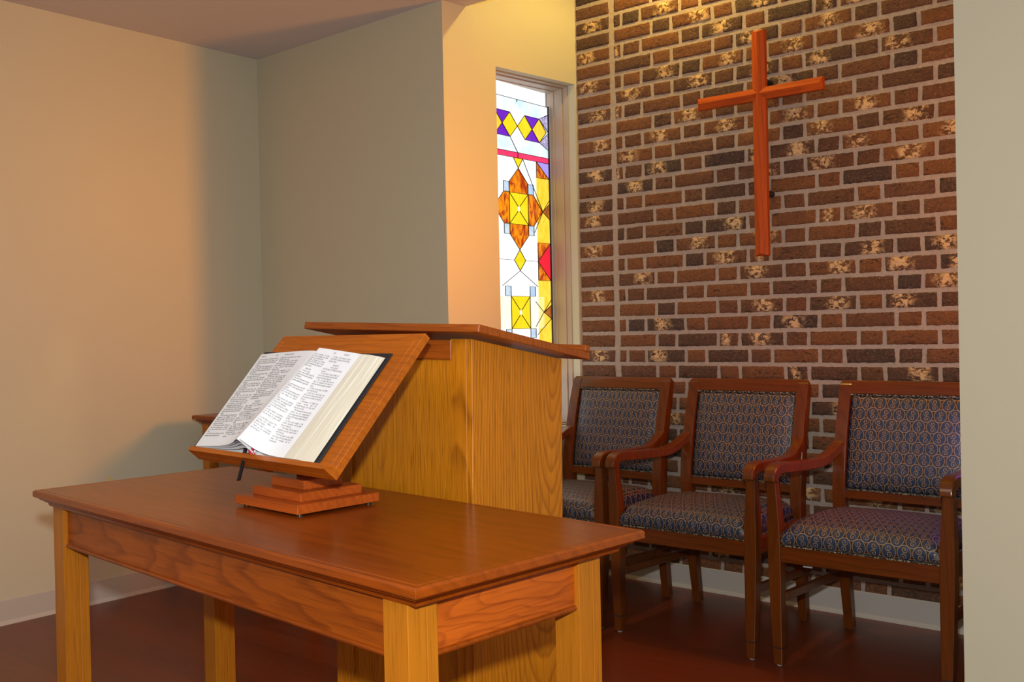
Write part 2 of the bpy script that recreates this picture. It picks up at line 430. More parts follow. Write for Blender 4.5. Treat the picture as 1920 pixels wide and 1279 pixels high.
# ---- niche left wall with the stained-glass window: local frame along the wall
WO = Vector((-2.866, 3.060, 0)); WA = math.atan2(3.87-3.06, -2.765+2.866)
WL = sqrt(.81**2+.101**2)
def niche_wall(name, mirror):
    """wall in local coordinates: x along the wall (0..WL), y outward (away from the niche)"""
    e = bpy.data.objects.new(name, None)
    s0, s1 = .300, .808
    zb, zt = .70, 2.318
    T = .30
    bm = B()
    box(bm, 0, s0, 0, .11, 0, 3.08); box(bm, s1, WL+.004, 0, .11, 0, 3.08)
    box(bm, s0, s1, 0, .11, 0, zb); box(bm, s0, s1, 0, .11, zt, 3.08)
    w = struct(name, bm, M['wall'])
    return w, (s0, s1, zb, zt)
wl, (s0, s1, zb, zt) = niche_wall('wall_niche_left', False)
ML = Matrix.Translation(WO) @ Matrix.Rotation(WA, 4, 'Z')
wl.matrix_world = ML
wr, _ = niche_wall('wall_niche_right', True)
wr.data.transform(Matrix.Scale(-1, 4, (0, 1, 0))); wr.data.flip_normals(); wr.matrix_world = Matrix.Translation((-.835, 3.14, 0)) @ Matrix.Rotation(radians(91), 4, 'Z')
# window frame profile (local): y away from the niche
def ring(bm, x0, x1, z0, z1, t, y0, y1):
    box(bm, x0, x0+t, y0, y1, z0, z1); box(bm, x1-t, x1, y0, y1, z0, z1)
    box(bm, x0+t, x1-t, y0, y1, z0, z0+t); box(bm, x0+t, x1-t, y0, y1, z1-t, z1)
def window(name, MW, flip):
    sg = -1 if flip else 1
    root = bpy.data.objects.new(name, None); COL.objects.link(root); root.matrix_world = MW; root['kind'] = 'structure'
    def yy(a, b): return (a*sg, b*sg) if not flip else (b*sg, a*sg)
    bm = B(); ring(bm, s0, s1, zb, zt, .006, *yy(.045, .175)); ring(bm, s0+.006, s1-.006, zb+.006, zt-.006, .005, *yy(.075, .175))
    ring(bm, s0+.011, s1-.011, zb+.011, zt-.011, .003, *yy(.128, .175))
    obj('window_frame', bm, M['frame'], root, bevel=.002)
    return root
win1 = window('window_1', ML, False)
# pane pattern. Coordinates (Y,Z) in world metres of the glass plane measured from its right edge
GX, GY = 777/4.570, 0
YR, ZT = 3.852, 2.231           # right / top edge of the stained panel in world
def px2yz(x, y):
    """photo pixel -> (Y,Z) on the glass plane x = -2.925 (used once to lay out the pattern)"""
    r = RR*((x-960)/1865) - UU*((y-639.5)/1865) + FF
    t = (-2.925)/r.x
    return (r.y*t, CH+r.z*t)
def T(x, y): return px2yz(920+x/4.57, 120+y/4.57)
def Bt(x, y): return px2yz(920+x/4.57, 380+y/4.57)
YC = T(224, 530)[0]
MO = 0
def mirror(p): return [(2*YC-a-MO, b) for a, b in p]
polys = []   # (material, [(Y,Z)...], layer)
def add(m, pts, lay=1, mir=False):
    polys.append((m, pts, lay))
    if mir: polys.append((m, mirror(pts)[::-1], lay))
YL = 2*YC-YR-.02; ZB = .96
zr0, zr1 = T(250, 765)[1], T(250, 812)[1]
add('sky', [(YL, zr0), (YR, zr0), (YR, ZT), (YL, ZT)], 0)
add('pink', [(YL, zr1), (YR, zr1), (YR, zr0), (YL, zr0)], 0)
add('white', [(YL, ZB), (YR, ZB), (YR, zr1), (YL, zr1)], 0)
# upper frieze
zc = T(220, 532)[1]; w = T(350, 572)[0]-YC
zt_ = (T(150, 408)[1]+T(288, 443)[1])/2; zb_ = (T(158, 617)[1]+T(293, 655)[1])/2
add('white', [(YC-w*.55, zt_), (YC, zc+.004), (YC+w*.55, zt_), (YC+w*.25, zt_+.022), (YC, zt_+.046), (YC-w*.25, zt_+.022)], 1)
add('white', [(YC-w*.55, zb_), (YC, zc-.004), (YC+w*.55, zb_), (YC+.004, zr0+.004)], 1)
D1 = [(YC, zc), (YC+w*.5, zt_), (YC+w, zc), (YC+w*.5, zb_)]
add('yellow', D1, 2, True)
add('purple', [(YC+w*.5, zt_), (YC+w*1.5, zt_), (YC+w, zc)], 2, True)
add('purple', [(YC+w*.5, zb_), (YC+w, zc), (YC+w*1.5, zb_)], 2, True)
yd = min(YC+w*2, YR-.001)
add('gold', [(YC+w, zc), (YC+w*1.5, zt_), (yd, zc), (YC+w*1.5, zb_)], 2, True)
add('speckle', [(YR, zt_+.028), (YC+w*1.5, zt_), (YR, zc+.002)], 2, True)
add('speckle', [(YR, zc-.002), (YC+w*1.5, zb_), (YR, zb_-.028)], 2, True)
# small diamond under the band and the flame cross
ya, yb = T(187, 800)[0], T(270, 815)[0]; ya = 2*YC-yb
ztip = T(232, 893)[1]
add('yellow', [(ya, zr1), (YC, ztip), (yb, zr1)], 2)
hw = (T(310, 1120)[0]-T(148, 1095)[0])/2
zs1 = (T(148, 1095)[1]+T(310, 1120)[1])/2; zs0 = (Bt(148, 178)[1]+Bt(308, 195)[1])/2
za1 = (T(150, 1005)[1]+T(307, 1032)[1])/2
add('amber', [(YC-hw, zs1), (YC+hw, zs1), (YC+hw, za1), (YC, ztip), (YC-hw, za1)], 2)
zl1 = (Bt(145, 262)[1]+Bt(300, 285)[1])/2; zb1 = Bt(226, 402)[1]
add('amber', [(YC-hw, zs0), (YC-hw, zl1), (YC, zb1), (YC+hw, zl1), (YC+hw, zs0)], 2)
yt = Bt(440, 80)[0]; zm = (zs0+zs1)/2; y62 = T(362, 1128)[0]
add('amber', [(YC+hw, zs0), (y62, zs0), (yt, zm), (y62, zs1), (YC+hw, zs1)], 2, True)
add('yellow', [(YC-hw, zs0), (YC+hw, zs0), (YC+hw, zs1), (YC-hw, zs1)], 2)
add('blue', [(YC+hw, zs1+.001), (y62, zs1+.001), (y62, za1), (YC+hw, za1)], 2, True)
add('blue', [(YC+hw, zs0-.001), (YC+hw, zl1), (y62, zl1), (y62, zs0-.001)], 2, True)
# middle diamond
zd, = [Bt(226, 493)[1]]; ww = (Bt(275, 497)[0]-Bt(177, 488)[0])/2; zd2 = Bt(228, 583)[1]
add('yellow', [(YC-ww, zd), (YC, zb1), (YC+ww, zd), (YC, zd2)], 2)
# second square with its crossing and small squares
zq1 = Bt(235, 803)[1]; zq0 = Bt(235, 1081)[1]
add('milk', [(YC-hw*2.6, zq0), (YC-hw, zq0), (YC-hw, zq1), (YC-hw*2.6, zq1)], 1, True)
add('yellow', [(YC-hw, zq0), (YC+hw, zq0), (YC+hw, zq1), (YC-hw, zq1)], 2)
zsm = Bt(340, 720)[1]
add('blue', [(YC+hw, zq1+.001), (y62, zq1+.001), (y62, zsm), (YC+hw, zsm)], 2, True)
zsl = Bt(350, 1160)[1]
add('blue', [(YC+hw, zsl), (y62, zsl), (y62, zq0-.001), (YC+hw, zq0-.001)], 2, True)
# side border
yx = T(392, 900)[0]; yx2 = Bt(398, 500)[0]; yx = (yx+yx2)/2
zz = lambda f, x, y: f(x, y)[1]
za = zz(T, 478, 990)
MO = .02
add('gold', [(yx, ZB), (YR, ZB), (YR, zr1), (yx, zr1)], 1, True)
add('violet', [(yx, zr1), (YR, za), (YR, zr1)], 2, True)
add('amber', [(yx, za), (YR, za), (yx, zr1)], 2, True)
zk = zz(Bt, 440, 80); ykx = Bt(442, 80)[0]
add('brown', [(YR, zk+.042), (YR, zk-.036), (ykx, zk)], 2, True)
zr_t, zr_m, zr_b = zz(Bt, 440, 348), zz(Bt, 395, 505), zz(Bt, 440, 668)
add('amber', [(yx, zr_b), (YR, zr_b), (YR, zr_t), (yx, zr_t)], 2, True)
add('red', [(yx, zr_m), (YR, zr_b), (YR, zr_t)], 3, True)
zk2 = zz(Bt, 453, 938); yk2 = Bt(453, 938)[0]
add('brown', [(YR, zk2+.034), (YR, zk2-.034), (yk2, zk2)], 2, True)
names = ['sky', 'pink', 'white', 'milk', 'blue', 'yellow', 'gold', 'amber', 'brown', 'purple', 'violet', 'speckle', 'red']
inv = ML.inverted()
def gl(Y, Z, x=-2.925): return inv @ Vector((x, Y, Z))
bm = B()
for m, pts, lay in polys:
    pts = [(max(YL, min(YR, a)), b) for a, b in pts]
    vs = [bm.verts.new(gl(a, b, -2.925+.0004*lay)) for a, b in pts]
    try: f = bm.faces.new(vs); f.material_index = names.index(m)
    except ValueError: pass
glass = obj('stained_glass', bm, [G[n] for n in names], win1)
# oval jewels
bm = B()
for zcj in (zm, (zq0+zq1)/2):
    vs = [bm.verts.new(gl(YC+.0075*cos(a), zcj+.0125*sin(a), -2.9225)) for a in [2*pi*i/20 for i in range(20)]]
    bm.faces.new(vs)
obj('glass_jewel', bm, G['white'], win1)
# lead lines
segs = []
for m, pts, lay in polys:
    if lay >= 2:
        for i in range(len(pts)): segs.append((pts[i], pts[(i+1) % len(pts)]))
for zj, a in ((zm, zs1-zs0), ((zq0+zq1)/2, zq1-zq0)):
    for sx in (-1, 1):
        for sz in (-1, 1): segs.append(((YC+sx*.006, zj+sz*.011), (YC+sx*hw, zj+sz*a/2)))
segs += [((YL, zd), (YC-ww, zd)), ((YC+ww, zd), (yx, zd)), ((YC, zd2), (YC+hw*1.9, zsm)), ((YC, zd2), (YC-hw*1.9, zsm)),
         ((YC, ZT-.012), (YC, ZT)), ((YC-w*.5, zb_), (YC, zr0)), ((YC, zr0), (YC, zr1)), ((YL, ZT), (YR, ZT)), ((YL, zr0), (YR, zr0)), ((YL, zr1), (YR, zr1)),
         ((YC+w*1.5, zt_), (YR, zt_+.03)), ((yb, zr1), (ykx, zk)), ((ykx, zk), (YR, zk+.06)),
         ((ykx, zk), (y62+.005, zs0-.03)), ((yk2, zk2), (y62, zk2+.05)), ((yk2, zk2), (YR, zk2+.06)), ((yk2, zk2), (y62, zk2-.07)), ((yk2, zk2-.004), (YR, zk2+.034)), ((YR, zk2-.03), (y62+.01, zk2-.11))]
bm = B(); seen = set()
for (a, b), (c, d) in segs:
    key = tuple(sorted(((round(a, 3), round(b, 3)), (round(c, 3), round(d, 3)))))
    if key in seen: continue
    seen.add(key)
    a, c = max(YL, min(YR, a)), max(YL, min(YR, c))
    L = math.hypot(c-a, d-b)
    if L < .003: continue
    nx, nz = -(d-b)/L*.0009, (c-a)/L*.0009
    q = []
    for x in (-2.9236, -2.9200):
        for s in (1, -1):
            q.append([bm.verts.new(gl(a+nx*s, b+nz*s, x)), bm.verts.new(gl(c+nx*s, d+nz*s, x))])
    bm.faces.new((q[2][0], q[2][1], q[3][1], q[3][0])); bm.faces.new((q[0][0], q[0][1], q[2][1], q[2][0])); bm.faces.new((q[1][0], q[1][1], q[3][1], q[3][0]))
obj('lead_lines', bm, M['lead'], win1)
# panel rim (dark) and the clear daylight glass above it
bm = B()
for a0, a1, b0, b1 in ((YR, YR+.006, ZB, ZT+.004),):
    v = [gl(y, z, x) for x in (-2.930, -2.9185) for y in (a0, a1) for z in (b0, b1)]
    vv = [bm.verts.new(q) for q in v]
    for q in ((0, 1, 3, 2), (4, 6, 7, 5), (0, 4, 5, 1), (2, 3, 7, 6), (0, 2, 6, 4), (1, 5, 7, 3)): bm.faces.new([vv[i] for i in q])
obj('panel_rim', bm, M['lead'], win1)
bm = B(); vs = [bm.verts.new(gl(a, b, -2.945)) for a, b in ((3.33, zb+.01), (3.865, zb+.01), (3.865, zt-.008), (3.33, zt-.008))]
bm.faces.new(vs); obj('clear_glass', bm, G['white'], win1)
# right niche window (its inside is hidden from the room, its light is not)
MRW = Matrix.Translation((-.835, 3.14, 0)) @ Matrix.Rotation(radians(91), 4, 'Z')
s0b, s1b = .10, .60
wr_me = wr.data; wr_me.clear_geometry()
bm = B()
box(bm, 0, s0b, -.11, 0, 0, 3.08); box(bm, s1b, .73, -.11, 0, 0, 3.08); box(bm, s0b, s1b, -.11, 0, 0, zb); box(bm, s0b, s1b, -.11, 0, zt, 3.08)
bmesh.ops.recalc_face_normals(bm, faces=bm.faces); bm.to_mesh(wr_me); bm.free()
if not wr_me.materials: wr_me.materials.append(M['wall'])
win2 = bpy.data.objects.new('window_2', None); COL.objects.link(win2); win2.matrix_world = MRW; win2['kind'] = 'structure'
bm = B(); ring(bm, s0b, s1b, zb, zt, .02, -.10, -.05); obj('window_frame', bm, M['frame'], win2, bevel=.002)
bm = B(); hh = (zt-zb)/8
for i in range(8):
    for k in range(2):
        x0 = s0b+.02+k*.23
        f = bm.faces.new([bm.verts.new(p) for p in ((x0, -.08, zb+.0+i*hh), (x0+.23, -.08, zb+i*hh), (x0+.23, -.08, zb+(i+1)*hh), (x0, -.08, zb+(i+1)*hh))])
        f.material_index = 1 if i in (0,) else 0
obj('stained_glass', bm, [G['amber2'], G['purple2']], win2)
# ---- baseboards (4 inch vinyl cove)
def baseb(name, p, q, th=.006):
    p, q = Vector((*p, 0)), Vector((*q, 0)); d = (q-p); L = d.length; a = math.atan2(d.y, d.x)
    bm = B(); prism(bm, [(0, 0), (-.016, 0), (-.014, .006), (-th-.001, .016), (-th, .098), (-th+.002, .101), (0, .101)], 'x', 0, L)
    o = struct(name, bm, M['base']); o.location = p; o.rotation_euler = (0, 0, a); return o
baseb('baseboard_left', (-4.2218, -3.1), (-4.166, 3.078))
bb = baseb('baseboard_end', (-4.16, 3.0777), (-2.87, 3.0593))
baseb('baseboard_back', (-2.765, YB), (-.85, YB))
baseb('baseboard_right', (-.83, 3.0397), (2.49, 2.991))
# ------------------------------------------------------------------ outlet
e = thing('wall_outlet', 'small cream electrical outlet plate on the left wall just above the table edge', 'outlet', (-4.1790, 2.262, .434), radians(90))
bm = B(); box(bm, -.035, .035, -.006, 0, 0, .115); obj('cover_plate', bm, M['plate'], e, bevel=.002)
for zz_ in (.036, .079):
    bm = B(); cyl(bm, (0, -.0068, zz_), .014, .002, 'y', 20); obj('socket', bm, M['plate'], e)
# ------------------------------------------------------------------ main table
def table(name, label, loc, rotz, Wd, Dp, H, mt, ma, ml, il, ir, f, bk, leg=.063, ap=.107):
    """origin: front-left floor corner under the top; x right, y back"""
    e = thing(name, label, 'table', loc, rotz)
    bm = B()
    def R(i, z): return (i, Wd-i, i, Dp-i, z)
    loft(bm, [R(.004, H-.019), R(0, H-.016), R(0, H-.004), R(.0035, H), R(.0135, H), R(.0143, H-.0011), R(.0157, H-.0011), R(.0165, H)])
    obj('tabletop', bm, mt, e, bevel=.0006)
    bm = B()
    q = lambda i, z: (max(i, 0)*1.0+min(il, i)*0, Wd-i*1.25, i, Dp-i*1.15, H-z)
    loft(bm, [q(.030, .041), q(.028, .033), q(.034, .0326), q(.034, .0312), q(.0215, .0308), q(.0195, .0272), q(.026, .0268), q(.026, .0254), q(.0125, .025), q(.0115, .0214), q(.018, .0210), q(.018, .0198), q(.008, .0195), q(.008, .018)])
    obj('edge_molding', bm, mt, e)
    for sx in (0, 1):
        for sy in (0, 1):
            bm = B()
            x0 = il if sx == 0 else Wd-ir-leg; y0 = f if sy == 0 else Dp-bk-leg
            # post built of two boards with a fine V groove on every face
            gx = x0+leg*(.62 if sx == 0 else .38); gy = y0+leg*(.62 if sy == 0 else .62); g = .0012
            pts = [(x0, y0), (x0+leg, y0), (x0+leg, gy-g), (x0+leg-g, gy), (x0+leg, gy+g), (x0+leg, y0+leg), (x0, y0+leg), (x0, gy+g), (x0+g, gy), (x0, gy-g)]
            prism(bm, pts, 'z', 0, H-.036)
            obj('leg', bm, ml, e, bevel=.0012)
    rc = .012; th = .019; z0, z1 = H-.036-ap, H-.036
    def bead(bm2, axis, a0, a1, face, sgn):
        n = 7; pts = []
        for i in range(n+1):
            t = pi*i/n; pts.append((face+sgn*(.006*sin(t)), z0-.0005+.0055-.0055*cos(t)))
        prism(bm2, pts, axis, a0, a1)
    for axis, a0, a1, face, s in (('x', il+leg, Wd-ir-leg, f+rc, -1), ('x', il+leg, Wd-ir-leg, Dp-bk-rc, 1), ('y', f+leg, Dp-bk-leg, il+rc, -1), ('y', f+leg, Dp-bk-leg, Wd-ir-rc, 1)):
        bm = B()
        lo, hi = (face, face+th) if s < 0 else (face-th, face)
        if axis == 'x': box(bm, a0, a1, lo, hi, z0, z1)
        else: box(bm, lo, hi, a0, a1, z0, z1)
        a = obj('apron', bm, ma if axis == 'x' else M['apronY'], e)
        bm = B()
        bead(bm, axis, a0, a1, face, s)
        obj('bead_molding', bm, mt, a, smooth=False)
    return e
M['apronY'] = wood('apron end wood', lin(190, 92, 22), lin(128, 50, 8), 'Y', 60, (.03, .72), .12, .05, .3, .35, .45, .8)
TA = radians(-5.0)
TX = Vector((cos(TA), sin(TA), 0)); TY = Vector((-sin(TA), cos(TA), 0))
TB = Vector((-1.077, 1.064, 0)); TW, TD = 1.549, .575
table('wooden_table', 'long reddish-brown wooden table with molded top carrying the open book on its stand', TB-TX*TW, TA, TW, TD, .76, M['table'], M['apron'], M['oakZ'], .045, .062, .034, .062)
table('side_table', 'small wooden table half hidden behind the open book, in the far left corner', (-3.985, 2.545, 0), radians(-2), .85, .40, .80, M['table'], M['apron'], M['oakZ'], .035, .035, .030, .030, leg=.05, ap=.14)
# ------------------------------------------------------------------ pulpit
PA = radians(-3.0)
e = thing('pulpit', 'tall golden oak pulpit with slanted overhanging top standing behind the table', 'pulpit', (-1.565, 1.728, 0), 0, rot=(0, radians(1.0), PA))
PW, PD = .523, .328
def ztop(y): return 1.133-.178*y     # body top line, y from the front face to the back
bm = B()
# right side panel (also left)
prism(bm, [(0, .0), (PD, .0), (PD, ztop(PD)), (0, ztop(0))], 'x', -.019, 0)
obj('side_panel', bm, M['oakside'], e, bevel=.0012)
bm = B(); prism(bm, [(0, .0), (PD, .0), (PD, ztop(PD)), (0, ztop(0))], 'x', -PW, -PW+.019)
obj('side_panel', bm, M['oakside'], e, bevel=.0012)
for x0, x1 in ((-.019-.052, -.019), (-PW+.019, -PW+.071)):
    bm = B(); prism(bm, [(0, 0), (.02, 0), (.02, ztop(.02)), (0, ztop(0))], 'x', x0, x1); obj('stile', bm, M['oakside'], e, bevel=.001)
bm = B(); box(bm, -PW+.071, -.071, .0, .02, ztop(0)-.050, ztop(0)-.003); obj('top_rail', bm, M['oakX'], e, bevel=.001)
bm = B(); box(bm, -PW+.071, -.071, .0, .02, 0, .09); obj('bottom_rail', bm, M['oakX'], e, bevel=.001)
bm = B(); box(bm, -PW+.071, -.071, .007, .018, .09, ztop(0)-.050); obj('front_panel', bm, M['oakface'], e)
bm = B(); box(bm, -PW+.019, -.019, .02, PD-.02, .45, .468); obj('shelf', bm, M['oakX'], e)
# top slab: tilted towards the reader, with a raised lip at the low end
tl = bpy.data.objects.new('reading_top', None)
bm = B(); box(bm, -PW-.066-.003, .066, -.046, .366, 0, .0185)
top = obj('reading_top', bm, M['oakX'], e, bevel=.0015)
top.location = (0, 0, ztop(0)+.0085); top.rotation_euler = (radians(-10.6), radians(.75), 0)
bm = B(); box(bm, -PW-.066-.003, .066, .346, .366, .0185, .036)
obj('book_stop', bm, M['oakX'], top, bevel=.004, seg=3)
# ------------------------------------------------------------------ book stand on the table
BO = Vector((-2.105, 1.362, .856)); BP, BT = -.09, .835
BX = Vector((cos(BP), sin(BP), 0)); BYh = Vector((-sin(BP), cos(BP), 0))
MB = Matrix.Translation(BO) @ Matrix.Rotation(BP, 4, 'Z') @ Matrix.Rotation(BT, 4, 'X')
BW, BH, BTn = .562, .379, .017
stand = thing('book_stand', 'tilted wooden book stand with a stepped three-tier base on the table', 'book stand', (-1.819, 1.456, .76), radians(-4))
def tierbox(name, w, d, z0, z1, m):
    bm = B(); box(bm, -w/2, w/2, -d/2, d/2, z0, z1); return obj(name, bm, m, stand, bevel=.0012)
tierbox('base_tier', .248, .222, .006, .0262, M['tier']); tierbox('base_tier', .192, .166, .0262, .0464, M['tier']); tierbox('base_tier', .128, .104, .0464, .0668, M['tier'])
for sx in (-1, 1):
    for sy in (-1, 1):
        bm = B(); cyl(bm, (sx*.105, sy*.093, 0), .0075, .006); obj('foot', bm, M['black'], stand)
inv_st = (Matrix.Translation((-1.819, 1.456, .76)) @ Matrix.Rotation(radians(-4), 4, 'Z')).inverted()
bm = B(); zc0 = .0668
prism(bm, [(-.005, zc0), (.045, zc0), (.045, .262-.004), (-.005, .203)], 'x', -.035, .035)
sup = obj('support_post', bm, M['tier'], stand, bevel=.001)
def bobj(name, bm, m, parent=None, **k):
    o = obj(name, bm, m, None, **k); o.data.transform(inv_st @ MB); o.parent = stand if parent is None else parent
    return o
bm = B()
def RB(i, z): return (i, BW-i, i, BH-i, z)
loft(bm, [RB(0, 0), RB(0, BTn-.001), RB(.001, BTn), RB(.019, BTn), RB(.0197, BTn-.001), RB(.0208, BTn-.001), RB(.0215, BTn)])
board = bobj('board', bm, M['stand'])
bm = B(); prism(bm, [(0, BTn), (.017, BTn), (.017, .030), (.012, .039), (0, .039)], 'x', 0, BW)
bobj('ledge', bm, M['stand'])
# ------------------------------------------------------------------ open book
book = thing('open_bible', 'thick open bible with black cover and ribbon lying on the tilted stand', 'book', BO, 0)
book.matrix_world = MB
V0, V1 = .0195, .3035
LB = cat([(.000, .029), (.08, .0375), (.16, .0485), (.214, .063), (.250, .0785), (.262, .081), (.2655, .070), (.2635, .050), (.262, .030)], 6)
LT = cat([(-.004, .0335), (.09, .0405), (.17, .0455), (.222, .0475), (.248, .047), (.258, .0445), (.2635, .040), (.2655, .033), (.264, .027)], 6)
RB_ = cat([(.264, .028), (.2655, .050), (.269, .074), (.2745, .084), (.281, .073), (.290, .053), (.308, .038), (.342, .0295), (.381, .0275)], 6)
RT = cat([(.265, .027), (.2665, .040), (.2695, .052), (.2765, .0575), (.290, .0560), (.312, .0525), (.345, .0472), (.380, .0415), (.414, .0355)], 6)
def arcs(P):
    L = [0]
    for a, b in zip(P, P[1:]): L.append(L[-1]+(b-a).length)
    return L
def at(P, L, d):
    d = max(0, min(L[-1]-1e-9, d))
    for i in range(len(L)-1):
        if L[i+1] >= d:
            t = (d-L[i])/(L[i+1]-L[i]+1e-12); return P[i].lerp(P[i+1], t)
    return P[-1]
class Page:
    def __init__(s, Bp, Tp): s.B, s.T, s.LB, s.LT = Bp, Tp, arcs(Bp), arcs(Tp)
    def pos(s, a, v, from_end, lift=0):
        t = (v-V0)/(V1-V0)
        if from_end: p = at(s.B, s.LB, s.LB[-1]-a); q = at(s.T, s.LT, s.LT[-1]-a)
        else: p = at(s.B, s.LB, a); q = at(s.T, s.LT, a)
        w = p.lerp(q, t); return Vector((w.x, v, w.y+lift))
PL, PR = Page(LB, LT), Page(RB_, RT)
def sheet(bm, P, Q, k=1.0, floor_n=.0215, nv=24, mi=0, dv=0):
    """one page between its bottom and top edge curves; k flattens it towards the cover"""
    rows = []
    for j in range(nv+1):
        t = j/nv; row = []
        for p, q in zip(P, Q):
            w = p.lerp(q, t); row.append(bm.verts.new((w.x, V0+(V1-V0)*t-dv, floor_n+(w.y-floor_n)*k)))
        rows.append(row)
    for a, b in zip(rows, rows[1:]):
        for i in range(len(a)-1):
            f = bm.faces.new((a[i], a[i+1], b[i+1], b[i])); f.smooth = True; f.material_index = mi
bm = B()
for k in (1, .965, .88, .72, .5, .18): sheet(bm, LB, LT, k, dv=(1-k)*.002)
for k in (1, .97, .12): sheet(bm, RB_, RT, k, dv=(1-k)*.002)
obj('pages', bm, M['paper'], book)
# fanned fore-edge of the right-hand block, and the thin left one
bm = B(); uvl = bm.loops.layers.uv.new('UVMap')
def strip(P, Q, cols, rowsn=10):
    g = []
    for j in range(rowsn+1):
        t = j/rowsn; r = []
        for i in range(cols+1):
            s = i/cols
            b = P[0].lerp(P[1], s); c = Q[0].lerp(Q[1], s); w = b.lerp(c, t)
            # edges end raggedly and the fan bows a little
            r.append((bm.verts.new((w.x, V0+(V1-V0)*t, w.y+.0025*sin(pi*s))), s*.1, t*.28))
        g.append(r)
    for a, b in zip(g, g[1:]):
        for i in range(cols):
            q = (a[i], a[i+1], b[i+1], b[i]); f = bm.faces.new([x[0] for x in q])
            for l, x in zip(f.loops, q): l[uvl].uv = (x[1], x[2])
V2 = lambda a, b: Vector((a, b))
strip((V2(.381, .0272), V2(.486, .0222)), (V2(.414, .0352), V2(.489, .0222)), 40)
# end closures of the block at bottom and top
for v, P in ((V0+.0015, (V2(.300, .0385), V2(.342, .0292), V2(.381, .0270), V2(.486, .0222))), (V1-.0005, (V2(.275, .056), V2(.345, .047), V2(.414, .0352), V2(.489, .0222)))):
    a = [bm.verts.new((p.x, v, p.y-.0004)) for p in P]; b = [bm.verts.new((p.x, v, .0205)) for p in P]
    for i in range(len(P)-1):
        f = bm.faces.new((a[i], a[i+1], b[i+1], b[i]))
        for l in f.loops: l[uvl].uv = (l.vert.co.z*1.5, .1)
obj('page_edges', bm, M['edges'], book)
bm = B(); uvl = bm.loops.layers.uv.new('UVMap')
strip((V2(-.006, .0215), V2(.0, .0287)), (V2(-.010, .0215), V2(-.004, .0332)), 4)
obj('page_edges', bm, M['edges'], book)
# cover
bm = B(); box(bm, -.024, .258, V0-.0005, .3225, .0174, .0206); box(bm, .266, .5005, V0-.0005, .3185, .0174, .0206)
box(bm, .256, .268, V0, .321, .0172, .0196)
obj('cover', bm, M['leather'], book, bevel=.0015, seg=2)
# ribbons
def ribbon(name, pts, w, m, side=(1, 0, 0)):
    bm = B(); P = cat(pts, 6); sd = Vector(side); rows = []
    for p in P: rows.append((bm.verts.new(p-sd*w/2), bm.verts.new(p+sd*w/2)))
    for a, b in zip(rows, rows[1:]): bm.faces.new((a[0], a[1], b[1], b[0])).smooth = True
    o = obj(name, bm, m, book); so = o.modifiers.new('solid', 'SOLIDIFY'); so.thickness = .0005; return o
# the black ribbon hangs straight down over the ledge, so its last points follow gravity
g = (MB.to_3x3().inverted() @ Vector((0, 0, -1)))
p0 = Vector((.246, .0185, .0425))
ribbon('black_ribbon', [(.262, .10, .050), (.259, .05, .050), (.252, .022, .0475), p0, p0+g*.020+Vector((-.006, 0, .001)), p0+g*.045+Vector((-.018, 0, 0)), p0+g*.072+Vector((-.032, 0, 0))], .0085, M['ribbonK'], (.54, .56, -.62))
ribbon('red_ribbon', [(.270, .08, .046), (.268, .03, .043), (.262, .0190, .036), (.2665, .0175, .029), (.273, .0177, .0225)], .012, M['ribbonR'], (.54, .56, -.62))
ribbon('red_ribbon', [(.262, .0185, .026), (.268, .0180, .0225), (.279, .0180, .0215)], .008, M['ribbonR'], (.54, .56, -.62))
bm = B(); cyl(bm, (.274, V0-.0006, .0235), .0022, .02, 'x', 8); obj('headband', bm, M['gold'], book)
# printed text (King James psalms 22-25), set flat and wrapped onto the pages
C1 = """is dried up like a potsherd; and my tongue cleaveth to my jaws; and thou hast brought me into the dust of death.
16 For dogs have compassed me: the assembly of the wicked have inclosed me: they pierced my hands and my feet.
17 I may tell all my bones: they look and stare upon me.
18 They part my garments among them, and cast lots upon my vesture.
19 But be not thou far from me, O LORD: O my strength, haste thee to help me.
20 Deliver my soul from the sword; my darling from the power of the dog.
21 Save me from the lion's mouth: for thou hast heard me from the horns of the unicorns.
22 I will declare thy name unto my brethren: in the midst of the congregation will I praise thee.
23 Ye that fear the LORD, praise him; all ye the seed of Jacob, glorify him; and fear him, all ye the seed of Israel.
24 For he hath not despised nor abhorred the affliction of the afflicted; neither hath he hid his face from him; but when he cried unto him, he heard.
25 My praise shall be of thee in the great congregation: I will pay my vows before them that fear him.
26 The meek shall eat and be satisfied: they shall praise the"""
C2 = """LORD that seek him: your heart shall live for ever.
27 All the ends of the world shall remember and turn unto the LORD: and all the kindreds of the nations shall worship before thee.
28 For the kingdom is the LORD'S: and he is the governor among the nations.
29 All they that be fat upon earth shall eat and worship: all they that go down to the dust shall bow before him: and none can keep alive his own soul.
30 A seed shall serve him; it shall be accounted to the Lord for a generation.
31 They shall come, and shall declare his righteousness unto a people that shall be born, that he hath done this.
PSALM 23
A Psalm of David.
THE LORD is my shepherd; I shall not want.
2 He maketh me to lie down in green pastures: he leadeth me beside the still waters.
3 He restoreth my soul: he leadeth me in the paths of righteousness for his name's sake.
4 Yea, though I walk through the valley of the shadow of death, I will fear no evil: for thou art with me; thy rod and thy staff they comfort me.
5 Thou preparest a table before"""
